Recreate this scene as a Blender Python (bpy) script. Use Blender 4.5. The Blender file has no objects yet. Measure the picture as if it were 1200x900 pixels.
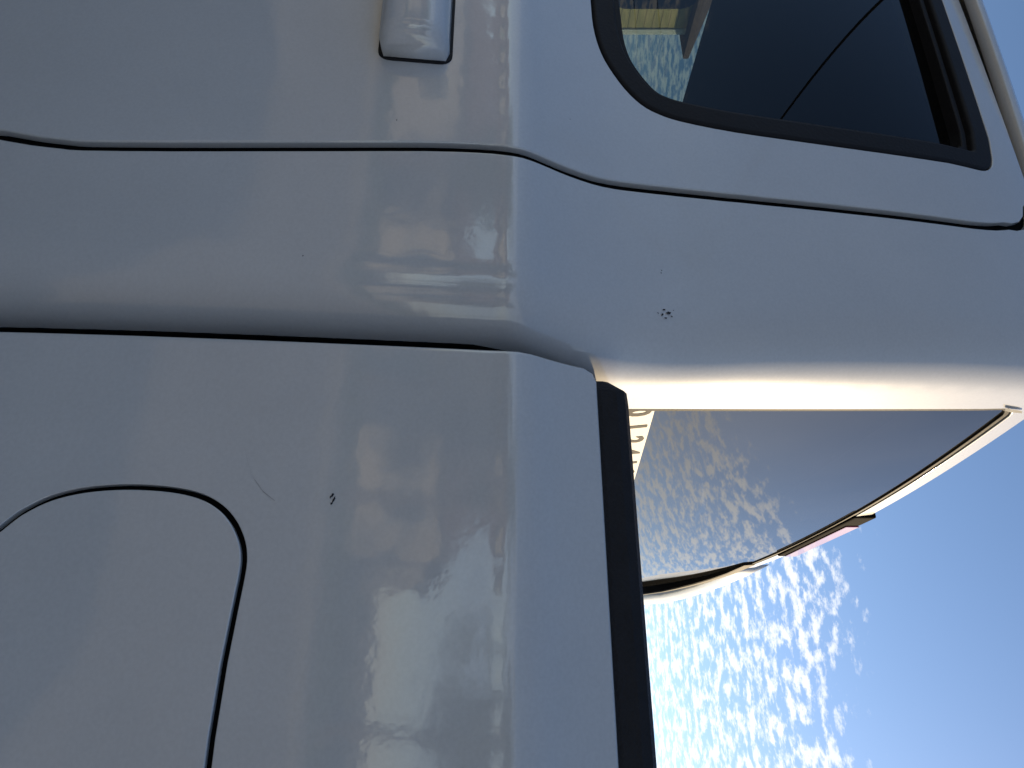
import bpy, bmesh, math, random
import numpy as np
from mathutils import Vector, Matrix, noise
from mathutils.geometry import delaunay_2d_cdt

random.seed(7)
R = math.radians
scene = bpy.context.scene
col = scene.collection

# ------------------------------------------------------------------ camera
H = 1.13                       # eye height of the phone
FPX = 780.0                    # focal length in photo pixels (photo is 1200 wide)
TH = R(24.5)                   # the view leans towards the front of the truck
VD = Vector((-math.sin(TH), math.cos(TH), 0))
LF = Vector((-math.cos(TH), -math.sin(TH), 0))
UP = Vector((0, 0, 1))
cam_d = bpy.data.cameras.new('camera')
cam_d.sensor_width = 36.0
cam_d.lens = 36.0 * FPX / 1200.0
cam_d.clip_start = 0.01
cam_d.clip_end = 3000
cam = bpy.data.objects.new('camera', cam_d)
m = Matrix.Identity(4)
for i in range(3):
    m[i][0] = UP[i]; m[i][1] = LF[i]; m[i][2] = -VD[i]
m[2][3] = H
cam.matrix_world = m           # the phone is held turned by a quarter: picture right is up
col.objects.link(cam)
scene.camera = cam

# ------------------------------------------------------------------ sun and sky
SUN_EL = R(24)
SUN_AZ = R(56)                 # measured from the rear of the truck (+X) towards its far side (+Y)
sdir = Vector((math.cos(SUN_EL) * math.cos(SUN_AZ), math.cos(SUN_EL) * math.sin(SUN_AZ), math.sin(SUN_EL)))
sun_d = bpy.data.lights.new('sun', 'SUN')
sun_d.energy = 3.9
sun_d.angle = R(0.6)
sun_d.color = (1.0, 0.76, 0.45)
sun = bpy.data.objects.new('sun', sun_d)
sun.rotation_euler = (-sdir).to_track_quat('-Z', 'Y').to_euler()
sun.location = sdir * 30
col.objects.link(sun)

world = bpy.data.worlds.new('World')
scene.world = world
world.use_nodes = True
wn = world.node_tree.nodes; wl = world.node_tree.links
wn.clear()
def N(nt, t, **kw):
    n = nt.new(t)
    for k, v in kw.items():
        setattr(n, k, v)
    return n
w_out = N(wn, 'ShaderNodeOutputWorld'); w_bg = N(wn, 'ShaderNodeBackground')
w_bg.inputs['Strength'].default_value = 0.092
sky = N(wn, 'ShaderNodeTexSky', sky_type='NISHITA')
sky.sun_disc = False
sky.sun_elevation = SUN_EL
sky.sun_rotation = R(90) - SUN_AZ
sky.altitude = 50; sky.air_density = 0.9; sky.dust_density = 0.25; sky.ozone_density = 2.4
def wmath(op, a, b=None, c=None, clamp=False):
    n = N(wn, 'ShaderNodeMath', operation=op); n.use_clamp = clamp
    for i, v in enumerate((a, b, c)):
        if v is None: continue
        if isinstance(v, (int, float)): n.inputs[i].default_value = v
        else: wl.new(v, n.inputs[i])
    return n.outputs[0]
tc = N(wn, 'ShaderNodeTexCoord')
sep = N(wn, 'ShaderNodeSeparateXYZ'); wl.new(tc.outputs['Generated'], sep.inputs[0])
zc = wmath('MAXIMUM', sep.outputs['Z'], 0.0)
den = wmath('ADD', zc, 0.06)
cx = wmath('DIVIDE', sep.outputs['X'], den); cy = wmath('DIVIDE', sep.outputs['Y'], den)
cv = N(wn, 'ShaderNodeCombineXYZ'); wl.new(cx, cv.inputs[0]); wl.new(cy, cv.inputs[1])
def wnoise(scale, detail, rough, off):
    mp = N(wn, 'ShaderNodeMapping'); mp.inputs['Location'].default_value = off
    wl.new(cv.outputs[0], mp.inputs['Vector'])
    n = N(wn, 'ShaderNodeTexNoise'); n.inputs['Scale'].default_value = scale
    n.inputs['Detail'].default_value = detail; n.inputs['Roughness'].default_value = rough
    wl.new(mp.outputs[0], n.inputs['Vector'])
    return n.outputs['Fac']
def ramp(fac, a, b, smooth=True):
    n = N(wn, 'ShaderNodeMapRange'); n.interpolation_type = 'SMOOTHSTEP' if smooth else 'LINEAR'
    n.inputs['From Min'].default_value = a; n.inputs['From Max'].default_value = b
    wl.new(fac, n.inputs['Value']); return n.outputs[0]
big = wnoise(0.9, 3, 0.5, (3.1, 1.7, 0))
puff = wnoise(14.5, 6, 0.64, (0.4, 5.3, 0))
# the cloud field ends in a ragged edge overhead: thick low down, clear blue above
edge = wmath('ADD', zc, wmath('MULTIPLY', wmath('SUBTRACT', big, 0.5), 0.22))
cover = ramp(edge, 0.475, 0.36)
low = ramp(zc, 0.34, 0.14)
thr = wmath('SUBTRACT', 0.66, wmath('MULTIPLY', cover, wmath('ADD', 0.222, wmath('MULTIPLY', low, 0.022))))
dens = ramp(wmath('SUBTRACT', puff, thr), 0.0, 0.17)
dens = wmath('MULTIPLY', dens, wmath('ADD', wmath('MULTIPLY', cover, 0.95), 0.05))
haze_low = ramp(sep.outputs['Z'], 0.26, 0.04)
dens = wmath('MAXIMUM', dens, wmath('MULTIPLY', haze_low, 0.26))
mixc = N(wn, 'ShaderNodeMix', data_type='RGBA')
wl.new(dens, mixc.inputs['Factor']); wl.new(sky.outputs[0], mixc.inputs['A'])
lit = N(wn, 'ShaderNodeMix', data_type='RGBA'); lit.blend_type = 'ADD'; lit.inputs['Factor'].default_value = 1.0
dim = N(wn, 'ShaderNodeMix', data_type='RGBA'); dim.blend_type = 'MULTIPLY'; dim.inputs['Factor'].default_value = 1.0
dim.inputs['B'].default_value = (0.50, 0.44, 0.38, 1); wl.new(sky.outputs[0], dim.inputs['A'])
lit.inputs['A'].default_value = (5.0, 4.85, 4.6, 1); wl.new(dim.outputs['Result'], lit.inputs['B'])
wl.new(lit.outputs['Result'], mixc.inputs['B'])          # clouds take on the light of the sky behind them
wl.new(mixc.outputs['Result'], w_bg.inputs['Color'])
wl.new(w_bg.outputs[0], w_out.inputs['Surface'])

vs = scene.view_settings
vs.view_transform = 'Standard'; vs.look = 'None'; vs.exposure = 0.92; vs.gamma = 1.0
vs.use_curve_mapping = False
scene.cycles.max_bounces = 10
scene.cycles.transparent_max_bounces = 12
scene.cycles.caustics_reflective = False
scene.cycles.caustics_refractive = False

# ------------------------------------------------------------------ materials
def new_mat(name):
    mt = bpy.data.materials.new(name); mt.use_nodes = True
    return mt, mt.node_tree.nodes, mt.node_tree.links, mt.node_tree.nodes['Principled BSDF']
def mat(name, c, rough=0.5, metal=0.0, var=0.0, scale=8.0, bump=0.0, bscale=40.0, spec=0.5, coat=0.0, emit=None):
    mt, nn, ln, p = new_mat(name)
    p.inputs['Roughness'].default_value = rough; p.inputs['Metallic'].default_value = metal
    p.inputs['Specular IOR Level'].default_value = spec
    p.inputs['Coat Weight'].default_value = coat; p.inputs['Coat Roughness'].default_value = 0.03
    tcn = nn.new('ShaderNodeTexCoord')
    nz = nn.new('ShaderNodeTexNoise'); nz.inputs['Scale'].default_value = scale; nz.inputs['Detail'].default_value = 6
    ln.new(tcn.outputs['Object'], nz.inputs['Vector'])
    mr = nn.new('ShaderNodeMapRange'); mr.inputs['From Min'].default_value = .25; mr.inputs['From Max'].default_value = .75
    mr.inputs['To Min'].default_value = 1 - var; mr.inputs['To Max'].default_value = 1 + var
    ln.new(nz.outputs['Fac'], mr.inputs['Value'])
    mx = nn.new('ShaderNodeMix'); mx.data_type = 'RGBA'; mx.blend_type = 'MULTIPLY'; mx.inputs['Factor'].default_value = 1
    mx.inputs['A'].default_value = (*c, 1); ln.new(mr.outputs[0], mx.inputs['B'])
    ln.new(mx.outputs['Result'], p.inputs['Base Color'])
    if bump:
        nb = nn.new('ShaderNodeTexNoise'); nb.inputs['Scale'].default_value = bscale; nb.inputs['Detail'].default_value = 5
        ln.new(tcn.outputs['Object'], nb.inputs['Vector'])
        bp = nn.new('ShaderNodeBump'); bp.inputs['Strength'].default_value = bump; bp.inputs['Distance'].default_value = 0.01
        ln.new(nb.outputs['Fac'], bp.inputs['Height']); ln.new(bp.outputs[0], p.inputs['Normal'])
    if emit:
        p.inputs['Emission Color'].default_value = (*emit[0], 1); p.inputs['Emission Strength'].default_value = emit[1]
    return mt

def paint_mat():
    mt, nn, ln, p = new_mat('white_car_paint')
    tcn = nn.new('ShaderNodeTexCoord')
    n1 = nn.new('ShaderNodeTexNoise'); n1.inputs['Scale'].default_value = 5; n1.inputs['Detail'].default_value = 9; n1.inputs['Roughness'].default_value = .65
    ln.new(tcn.outputs['Object'], n1.inputs['Vector'])
    cr = nn.new('ShaderNodeValToRGB')
    cr.color_ramp.elements[0].position = .3; cr.color_ramp.elements[0].color = (.495, .505, .51, 1)
    cr.color_ramp.elements[1].position = .7; cr.color_ramp.elements[1].color = (.54, .55, .555, 1)
    ln.new(n1.outputs['Fac'], cr.inputs[0])
    # fine dust specks
    n2 = nn.new('ShaderNodeTexNoise'); n2.inputs['Scale'].default_value = 420; n2.inputs['Detail'].default_value = 2
    ln.new(tcn.outputs['Object'], n2.inputs['Vector'])
    mr = nn.new('ShaderNodeMapRange'); mr.inputs['From Min'].default_value = .3; mr.inputs['From Max'].default_value = .7
    mr.inputs['To Min'].default_value = .965; mr.inputs['To Max'].default_value = 1.03
    ln.new(n2.outputs['Fac'], mr.inputs['Value'])
    mx = nn.new('ShaderNodeMix'); mx.data_type = 'RGBA'; mx.blend_type = 'MULTIPLY'; mx.inputs['Factor'].default_value = 1
    ln.new(cr.outputs[0], mx.inputs['A']); ln.new(mr.outputs[0], mx.inputs['B'])
    ln.new(mx.outputs['Result'], p.inputs['Base Color'])
    p.inputs['Roughness'].default_value = .45
    p.inputs['Specular IOR Level'].default_value = .2
    p.inputs['Coat Weight'].default_value = 1.0
    p.inputs['Coat IOR'].default_value = 1.7
    # dulled by a film of dust: roughness of the clear coat varies
    mr2 = nn.new('ShaderNodeMapRange'); mr2.inputs['From Min'].default_value = .3; mr2.inputs['From Max'].default_value = .7
    mr2.inputs['To Min'].default_value = .04; mr2.inputs['To Max'].default_value = .09
    ln.new(n1.outputs['Fac'], mr2.inputs['Value']); ln.new(mr2.outputs[0], p.inputs['Coat Roughness'])
    n3 = nn.new('ShaderNodeTexNoise'); n3.inputs['Scale'].default_value = 55; n3.inputs['Detail'].default_value = 3
    ln.new(tcn.outputs['Object'], n3.inputs['Vector'])
    bp = nn.new('ShaderNodeBump'); bp.inputs['Strength'].default_value = .035; bp.inputs['Distance'].default_value = .004
    ln.new(n3.outputs['Fac'], bp.inputs['Height']); ln.new(bp.outputs[0], p.inputs['Coat Normal'])
    return mt

def glass_mat(name, tint, rough=0.0, f0=.05, dust=0.03):
    mt = bpy.data.materials.new(name); mt.use_nodes = True
    nn = mt.node_tree.nodes; ln = mt.node_tree.links; nn.clear()
    o = nn.new('ShaderNodeOutputMaterial')
    tr = nn.new('ShaderNodeBsdfTransparent'); tr.inputs[0].default_value = (*tint, 1)
    gl = nn.new('ShaderNodeBsdfGlossy'); gl.inputs['Roughness'].default_value = rough
    df = nn.new('ShaderNodeBsdfDiffuse'); df.inputs[0].default_value = (.5, .48, .44, 1)
    # Schlick reflectance of a thin pane, the same from either side
    ge = nn.new('ShaderNodeNewGeometry'); dt = nn.new('ShaderNodeVectorMath'); dt.operation = 'DOT_PRODUCT'
    ln.new(ge.outputs['Incoming'], dt.inputs[0]); ln.new(ge.outputs['Normal'], dt.inputs[1])
    def mth(op, a, b=0.0):
        n = nn.new('ShaderNodeMath'); n.operation = op
        for i, v in enumerate((a, b)):
            if isinstance(v, (int, float)): n.inputs[i].default_value = v
            else: ln.new(v, n.inputs[i])
        return n.outputs[0]
    c1 = mth('SUBTRACT', 1.0, mth('ABSOLUTE', dt.outputs['Value']))
    fr_out = mth('ADD', f0, mth('MULTIPLY', 1 - f0, mth('POWER', c1, 5.0)))
    mx = nn.new('ShaderNodeMixShader'); mx2 = nn.new('ShaderNodeMixShader')
    tcn = nn.new('ShaderNodeTexCoord'); nz = nn.new('ShaderNodeTexNoise')
    nz.inputs['Scale'].default_value = 6; nz.inputs['Detail'].default_value = 8
    ln.new(tcn.outputs['Object'], nz.inputs['Vector'])
    mr = nn.new('ShaderNodeMapRange'); mr.inputs['To Max'].default_value = dust * 2
    ln.new(nz.outputs['Fac'], mr.inputs['Value'])
    ln.new(mr.outputs[0], mx2.inputs[0]); ln.new(tr.outputs[0], mx2.inputs[1]); ln.new(df.outputs[0], mx2.inputs[2])
    ln.new(fr_out, mx.inputs[0]); ln.new(mx2.outputs[0], mx.inputs[1]); ln.new(gl.outputs[0], mx.inputs[2])
    ln.new(mx.outputs[0], o.inputs['Surface'])
    return mt

M = {}
M['paint'] = paint_mat()
M['rubber'] = mat('black_rubber', (.009, .009, .011), .7, var=.15, bump=.1, bscale=300, spec=.25)
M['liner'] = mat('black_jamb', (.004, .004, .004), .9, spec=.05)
M['plastic'] = mat('black_textured_plastic', (.009, .010, .014), .65, spec=.3, var=.2, scale=60, bump=.25, bscale=500)
M['tint'] = glass_mat('tinted_side_glass', (.14, .19, .20), f0=.034, dust=.004)
M['rear_tint'] = glass_mat('tinted_rear_glass', (.03, .033, .036), f0=.085, dust=.035)
M['clear'] = glass_mat('clear_glass', (.85, .88, .86))
M['interior'] = mat('dark_cabin_trim', (.02, .021, .024), .8, var=.1)
M['seat'] = mat('charcoal_seat_cloth', (.03, .031, .036), .95, var=.2, scale=40, bump=.2, bscale=200)
M['red'] = mat('red_lamp_lens', (.38, .02, .04), .2, coat=1)
M['amber'] = mat('amber_lamp_lens', (.6, .2, .02), .2, coat=1)
M['lamp'] = mat('clear_lamp_lens', (.6, .62, .62), .1, coat=1)
M['chrome'] = mat('bright_metal', (.6, .6, .6), .15, metal=1)
M['alloy'] = mat('alloy_rim', (.42, .42, .43), .3, metal=1)
M['tyre'] = mat('tyre_rubber', (.015, .015, .015), .85, var=.2, bump=.2, bscale=120)
M['sticker'] = mat('white_sticker_vinyl', (.60, .585, .54), .6, var=.04)
M['ink'] = mat('grey_sticker_ink', (.04, .037, .033), .8)
M['chip'] = mat('bare_primer_chip', (.012, .013, .02), .8)
M['sealant'] = mat('grey_seam_sealant', (.25, .25, .24), .8, var=.2, scale=90)
M['bedliner'] = mat('sprayed_bed_liner', (.02, .02, .02), .85, bump=.4, bscale=250)

# ------------------------------------------------------------------ object helpers
def link(o, parent=None):
    col.objects.link(o)
    if parent is not None: o.parent = parent
    return o
def mesh_obj(name, verts, faces, mt, parent=None, smooth=False, normals=None):
    me = bpy.data.meshes.new(name); me.from_pydata([tuple(v) for v in verts], [], faces); me.update()
    me.materials.append(mt)
    if smooth or normals is not None:
        me.polygons.foreach_set('use_smooth', [True] * len(me.polygons))
    if normals is not None:
        me.normals_split_custom_set_from_vertices([tuple(n) for n in normals])
    return link(bpy.data.objects.new(name, me), parent)
def bm_obj(name, bm, mt, parent=None, smooth=False):
    me = bpy.data.meshes.new(name); bm.to_mesh(me); bm.free()
    mts = mt if isinstance(mt, list) else [mt]
    for q in mts: me.materials.append(q)
    if smooth: me.polygons.foreach_set('use_smooth', [True] * len(me.polygons))
    return link(bpy.data.objects.new(name, me), parent)
def box_bm(x0, x1, y0, y1, z0, z1, bev=0.0, seg=2, bm=None):
    b = bm or bmesh.new()
    vs_ = [b.verts.new((x, y, z)) for x in (x0, x1) for y in (y0, y1) for z in (z0, z1)]
    fs = [(0, 1, 3, 2), (4, 6, 7, 5), (0, 4, 5, 1), (2, 3, 7, 6), (0, 2, 6, 4), (1, 5, 7, 3)]
    new = [b.faces.new([vs_[i] for i in f]) for f in fs]
    if bev:
        es = list({e for f in new for e in f.edges})
        bmesh.ops.bevel(b, geom=es, offset=bev, segments=seg, affect='EDGES', profile=.5)
    return b
def empty(name, loc, rz=0):
    o = bpy.data.objects.new(name, None); o.location = loc; o.rotation_euler = (0, 0, rz); o.empty_display_size = .2
    return link(o)
def tag(o, label=None, cat=None, group=None, kind=None):
    if label: o['label'] = label
    if cat: o['category'] = cat
    if group: o['group'] = group
    if kind: o['kind'] = kind
    return o
def copy_tree(o, parent=None):
    c = o.copy(); col.objects.link(c); c.parent = parent
    for ch in list(o.children): copy_tree(ch, c)
    return c

# ------------------------------------------------------------------ ground
def plane(name, x0, x1, y0, y1, z, mt):
    o = mesh_obj(name, [(x0, y0, z), (x1, y0, z), (x1, y1, z), (x0, y1, z)], [(0, 1, 2, 3)], mt)
    return tag(o, kind='structure')
M['asphalt'] = mat('worn_pale_asphalt', (.20, .19, .178), .9, var=.25, scale=1.2, bump=.5, bscale=160)
M['concrete'] = mat('pavement_concrete', (.20, .195, .185), .9, var=.15, scale=3, bump=.2, bscale=90)
M['grass'] = mat('lawn', (.06, .085, .03), .95, var=.4, scale=3, bump=.6, bscale=60)
M['soil'] = mat('dry_ground', (.16, .14, .10), .95, var=.3, scale=.3)
plane('ground', -1500, 1500, -1500, 1500, -.02, M['soil'])
plane('road', -200, 200, -9.0, 2.6, -.012, M['asphalt'])
def slab(name, x0, x1, y0, y1, z0, z1, mt, bev=.015):
    return tag(bm_obj(name, box_bm(x0, x1, y0, y1, z0, z1, bev), mt), kind='structure')
slab('kerb', -60, 60, -9.16, -9.0, -.05, .13, M['concrete'])
slab('pavement', -60, 60, -10.6, -9.165, -.05, .12, M['concrete'], .004)
slab('lawn', -60, 60, -40, -10.61, -.05, .10, M['grass'], .004)
slab('kerb', -60, 60, 2.6, 2.76, -.05, .13, M['concrete'])
slab('pavement', -60, 60, 2.765, 4.2, -.05, .12, M['concrete'], .004)
slab('lawn', -60, 60, 4.205, 30, -.05, .10, M['grass'], .004)

# ------------------------------------------------------------------ body surface of the truck
YC = 1.28                      # centre line of the truck (y)
prof = [(-.95, .56), (-.80, .50), (-.70, .437), (-.62, .403), (-.50, .3885), (-.40, .3865), (-.30, .391), (-.20, .3985), (-.10, .4075), (-.045, .4129), (-.022, .4152)]
prof_up = [(.022, .4316), (.036, .4395), (.055, .4485), (.08, .459), (.11, .4665), (.20, .480), (.30, .4995), (.40, .5235), (.50, .556), (.56, .581), (.62, .615)]
def hermite(tab):
    xs = np.array([a for a, b in tab]); ysv = np.array([b for a, b in tab])
    d = np.diff(ysv) / np.diff(xs)
    mm = np.zeros(len(xs)); mm[0] = d[0]; mm[-1] = d[-1]
    for i in range(1, len(xs) - 1):
        mm[i] = (d[i - 1] * (xs[i + 1] - xs[i]) + d[i] * (xs[i] - xs[i - 1])) / (xs[i + 1] - xs[i - 1])
    def f(x):
        i = int(np.clip(np.searchsorted(xs, x) - 1, 0, len(xs) - 2))
        h = xs[i + 1] - xs[i]; t = (x - xs[i]) / h
        if t < 0: return ysv[0] + mm[0] * (x - xs[0])
        if t > 1: return ysv[-1] + mm[-1] * (x - xs[-1])
        t2 = t * t; t3 = t2 * t
        return (2*t3 - 3*t2 + 1) * ysv[i] + (t3 - 2*t2 + t) * h * mm[i] + (-2*t3 + 3*t2) * ysv[i + 1] + (t3 - t2) * h * mm[i + 1]
    return f
f_lo = hermite(prof); f_up = hermite(prof_up)
def ys(zz):
    zz -= .009                        # height of the crease above the lens
    if zz <= -.022: return f_lo(zz)
    if zz >= .022: return f_up(zz)
    t = (zz + .022) / .044            # soft crease along the shoulder
    a = .4152 + .10 * (zz + .022); b = .4316 + .56 * (zz - .022)
    s = t * t * (3 - 2 * t)
    return a * (1 - s) + b * s
def rise(x):                    # the roof line climbs towards the front
    t = min(max((-.42 - x) / .75, 0), 1)
    return .040 * t * (2 - t)
def S_side(x, zz):
    return Vector((x, ys(zz), H + zz))
def S_glass(x, zz):            # the side glass is a plain cylinder, not the bulging door skin
    return Vector((x, .485 + .175 * (zz - .12) + .283 * (zz - .12) * (zz - .3), H + zz))
def hit(px, py):
    """point of the near side that is seen at a photo pixel -> (X, zz)"""
    d = VD + LF * ((450 - py) / FPX) + UP * ((px - 600) / FPX)
    lo, hi = .2, 2.0
    for _ in range(50):
        t = (lo + hi) / 2
        if d.y * t < ys(d.z * t): lo = t
        else: hi = t
    return (d.x * t, d.z * t)

# the cab wraps round its rear corner into the back wall
S0, S1, S2 = -.36, -.30, -.20; LB = .68; S3 = S2 + LB
def Xb(zz):                    # back wall at its outer end
    t = min(max(zz / .085, 0), 1)
    return -.224 - .095 * max(zz - .07, 0) - .012 * (1 - t * t * (3 - 2 * t))
def rc(zz):
    return .052
BULGE = .012
def back_curve(zz):
    r = rc(zz); yv = ys(zz); xb = Xb(zz)
    yae = yv + r
    slope = 2 * BULGE / (YC - yae)
    A = math.pi / 2 - math.atan(slope)
    return r, yv, xb, yae, A
def S_cab(s, zz):
    if s > S3:
        p = S_cab(2 * S3 - s, zz); return Vector((p.x, 2 * YC - p.y, p.z))
    if s <= S0: return S_side(s, zz)
    r, yv, xb, yae, A = back_curve(zz)
    cxr = xb - r               # arc centre
    y_end = yv + r - r * math.cos(A); x_end = cxr + r * math.sin(A)
    if s <= S1:
        t = (s - S0) / (S1 - S0); return Vector((S0 + (cxr - S0) * t, yv, H + zz))
    if s <= S2:
        a = A * (s - S1) / (S2 - S1)
        return Vector((cxr + r * math.sin(a), yv + r - r * math.cos(a), H + zz))
    t = (s - S2) / LB
    y = y_end + (YC - y_end) * t
    k = (YC - y) / (YC - y_end)
    return Vector((x_end + BULGE * (1 - k * k), y, H + zz))
def s_of_y(y, zz):
    if y > YC: return 2 * S3 - s_of_y(2 * YC - y, zz)
    r, yv, xb, yae, A = back_curve(zz)
    y_end = yv + r - r * math.cos(A)
    return S2 + LB * (y - y_end) / (YC - y_end)

def surf_normal(S, a, b, sign=1):
    e = 1e-4
    da = S(a + e, b) - S(a - e, b); db = S(a, b + e) - S(a, b - e)
    n = da.cross(db); n.normalize()
    return n * sign

# ------------------------------------------------------------------ panel builder
def resample(loop, step):
    out = []
    n = len(loop)
    for i in range(n):
        a = Vector(loop[i]); b = Vector(loop[(i + 1) % n]); L = (b - a).length
        k = max(1, int(math.ceil(L / step)))
        for j in range(k): out.append(tuple(a + (b - a) * (j / k)))
    return out
def area2(loop):
    return sum(loop[i][0] * loop[(i + 1) % len(loop)][1] - loop[(i + 1) % len(loop)][0] * loop[i][1] for i in range(len(loop))) / 2
def ccw(loop): return loop if area2(loop) > 0 else loop[::-1]
def offset(loop, d):
    """move a ccw loop inwards by d"""
    n = len(loop); out = []
    for i in range(n):
        a = Vector(loop[i - 1]); b = Vector(loop[i]); c = Vector(loop[(i + 1) % n])
        e1 = (b - a).normalized(); e2 = (c - b).normalized()
        n1 = Vector((-e1.y, e1.x)); n2 = Vector((-e2.y, e2.x))
        nn_ = (n1 + n2)
        if nn_.length < 1e-6: nn_ = n1
        nn_.normalize()
        q = max(.4, nn_.dot(n1))
        out.append(tuple(b + nn_ * (d / q)))
    return out
def rpoly(pts, rad, seg=6):
    """polygon with rounded corners"""
    out = []; n = len(pts)
    for i in range(n):
        a = Vector(pts[i - 1]); b = Vector(pts[i]); c = Vector(pts[(i + 1) % n])
        r = rad[i] if isinstance(rad, (list, tuple)) else rad
        if r <= 0: out.append(tuple(b)); continue
        d1 = (a - b).normalized(); d2 = (c - b).normalized()
        ang = d1.angle(d2); k = min(r / math.tan(ang / 2), .48 * (a - b).length, .48 * (c - b).length)
        p1 = b + d1 * k; p2 = b + d2 * k
        for j in range(seg + 1):
            t = j / seg
            out.append(tuple(p1 * (1 - t) ** 2 + b * 2 * t * (1 - t) + p2 * t * t))
    return out
def inside(P, loop):
    x = P[:, 0]; y = P[:, 1]; res = np.zeros(len(P), bool); L = np.array(loop); n = len(L); j = n - 1
    for i in range(n):
        xi, yi = L[i]; xj, yj = L[j]
        c = ((yi > y) != (yj > y))
        with np.errstate(divide='ignore', invalid='ignore'):
            xx = (xj - xi) * (y - yi) / (yj - yi + 1e-15) + xi
        res ^= c & (x < xx); j = i
    return res
def triangulate(outer, holes, grid, extra_z=()):
    o = np.array(outer)
    x0, y0 = o.min(0); x1, y1 = o.max(0)
    gx = np.arange(x0 + grid * .37, x1, grid); gy = np.arange(y0 + grid * .41, y1, grid)
    gy = np.sort(np.concatenate([gy, np.array([z for z in extra_z if y0 < z < y1])])) if len(extra_z) else gy
    G = np.array([(a + (.25 * grid if i % 2 else 0), b) for i, b in enumerate(gy) for a in gx])
    keep = inside(G, offset(outer, grid * .35))
    for h in holes: keep &= ~inside(G, offset(h, -grid * .35))
    G = G[keep]
    pts = []; edges = []
    for lp in [outer] + list(holes):
        b = len(pts); n = len(lp); pts += lp
        edges += [(b + i, b + (i + 1) % n) for i in range(n)]
    nb = len(pts)
    pts += [tuple(g) for g in G]
    V, E, F, ov, oe, of = delaunay_2d_cdt([Vector(p) for p in pts], edges, [], 0, 1e-7)
    inv = {}
    for i, l in enumerate(ov):
        for q in l: inv[q] = i
    P = np.array([(v.x, v.y) for v in V])
    C = np.array([P[list(f)].mean(0) for f in F])
    ok = inside(C, outer)
    for h in holes: ok &= ~inside(C, h)
    tris = []
    for f, k in zip(F, ok):
        if k:
            t = list(f)
            a, b, c = (P[t[0]], P[t[1]], P[t[2]])
            if (b[0]-a[0])*(c[1]-a[1]) - (c[0]-a[0])*(b[1]-a[1]) < 0: t.reverse()
            tris.append(t)
    rings = []; base = 0
    for lp in [outer] + list(holes):
        rings.append([inv[base + i] for i in range(len(lp))]); base += len(lp)
    return [tuple(p) for p in P], tris, rings
CREASE_Z = tuple(q + .009 for q in (-.032, -.026, -.021, -.017, -.013, -.009, -.006, -.003, 0, .003, .006, .009, .013, .017, .021, .026, .032))
def panel(name, outer, holes, S, mt, parent, hole_roll=None, roll=.003, depth=.012, grid=.03, lift=0.0, mirror=False, seg=.015, crease=False, sign=1, hole_depth=None):
    hr = roll if hole_roll is None else hole_roll
    outer = offset(ccw(resample(outer, seg)), roll)
    holes = [offset(ccw(resample(h, seg)), -hr) for h in holes]
    pts, tris, loops_ix = triangulate(outer, holes, grid, CREASE_Z if crease else ())
    V = []; NN = []
    for p in pts:
        n = surf_normal(S, p[0], p[1], sign)
        V.append(S(p[0], p[1]) + n * lift); NN.append(n)
    F = [tuple(t) if sign > 0 else tuple(t[::-1]) for t in tris]
    for li, lp in enumerate([outer] + holes):
        n = len(lp); ix = loops_ix[li]; rings = [ix]
        rr = roll if li == 0 else hr
        dps = depth if li == 0 or hole_depth is None else hole_depth
        dirs = []
        for i in range(n):
            a = Vector(lp[i - 1]); c = Vector(lp[(i + 1) % n]); e = (c - a).normalized()
            o2 = Vector((e.y, -e.x)) * (1 if li == 0 else -1)   # away from the panel
            p = lp[i]
            t3 = S(p[0] + o2.x * 1e-4, p[1] + o2.y * 1e-4) - S(p[0] - o2.x * 1e-4, p[1] - o2.y * 1e-4)
            nn_ = NN[ix[i]]; t3 = (t3 - nn_ * t3.dot(nn_)).normalized(); dirs.append(t3)
        for k in (1, 2, 3, 4):
            a = min(k, 3) * math.pi / 6; ring = []
            for i in range(n):
                nn_ = NN[ix[i]]; t3 = dirs[i]
                q = V[ix[i]] + t3 * (rr * math.sin(a)) - nn_ * (rr * (1 - math.cos(a)))
                if k == 4: q = q - nn_ * dps
                ring.append(len(V)); V.append(q); NN.append((nn_ * math.cos(a) + t3 * math.sin(a)).normalized())
            rings.append(ring)
        for r0, r1 in zip(rings, rings[1:]):
            for i in range(n):
                j = (i + 1) % n
                f = (r0[i], r1[i], r1[j], r0[j])
                flip = (li > 0) != (sign < 0)
                if len(set(f)) == 4: F.append(f[::-1] if flip else f)
    if mirror:
        V = [Vector((v.x, 2 * YC - v.y, v.z)) for v in V]; NN = [Vector((n.x, -n.y, n.z)) for n in NN]
        F = [f[::-1] for f in F]
    return mesh_obj(name, V, F, mt, parent, normals=NN)
def ring_panel(name, outer, inner, S, mt, parent, **kw):
    return panel(name, outer, [inner], S, mt, parent, **kw)

# ------------------------------------------------------------------ the truck
truck = empty('pickup_truck', (0, 0, 0))
tag(truck, 'white crew cab pickup truck seen close up along its side', 'truck')

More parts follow.
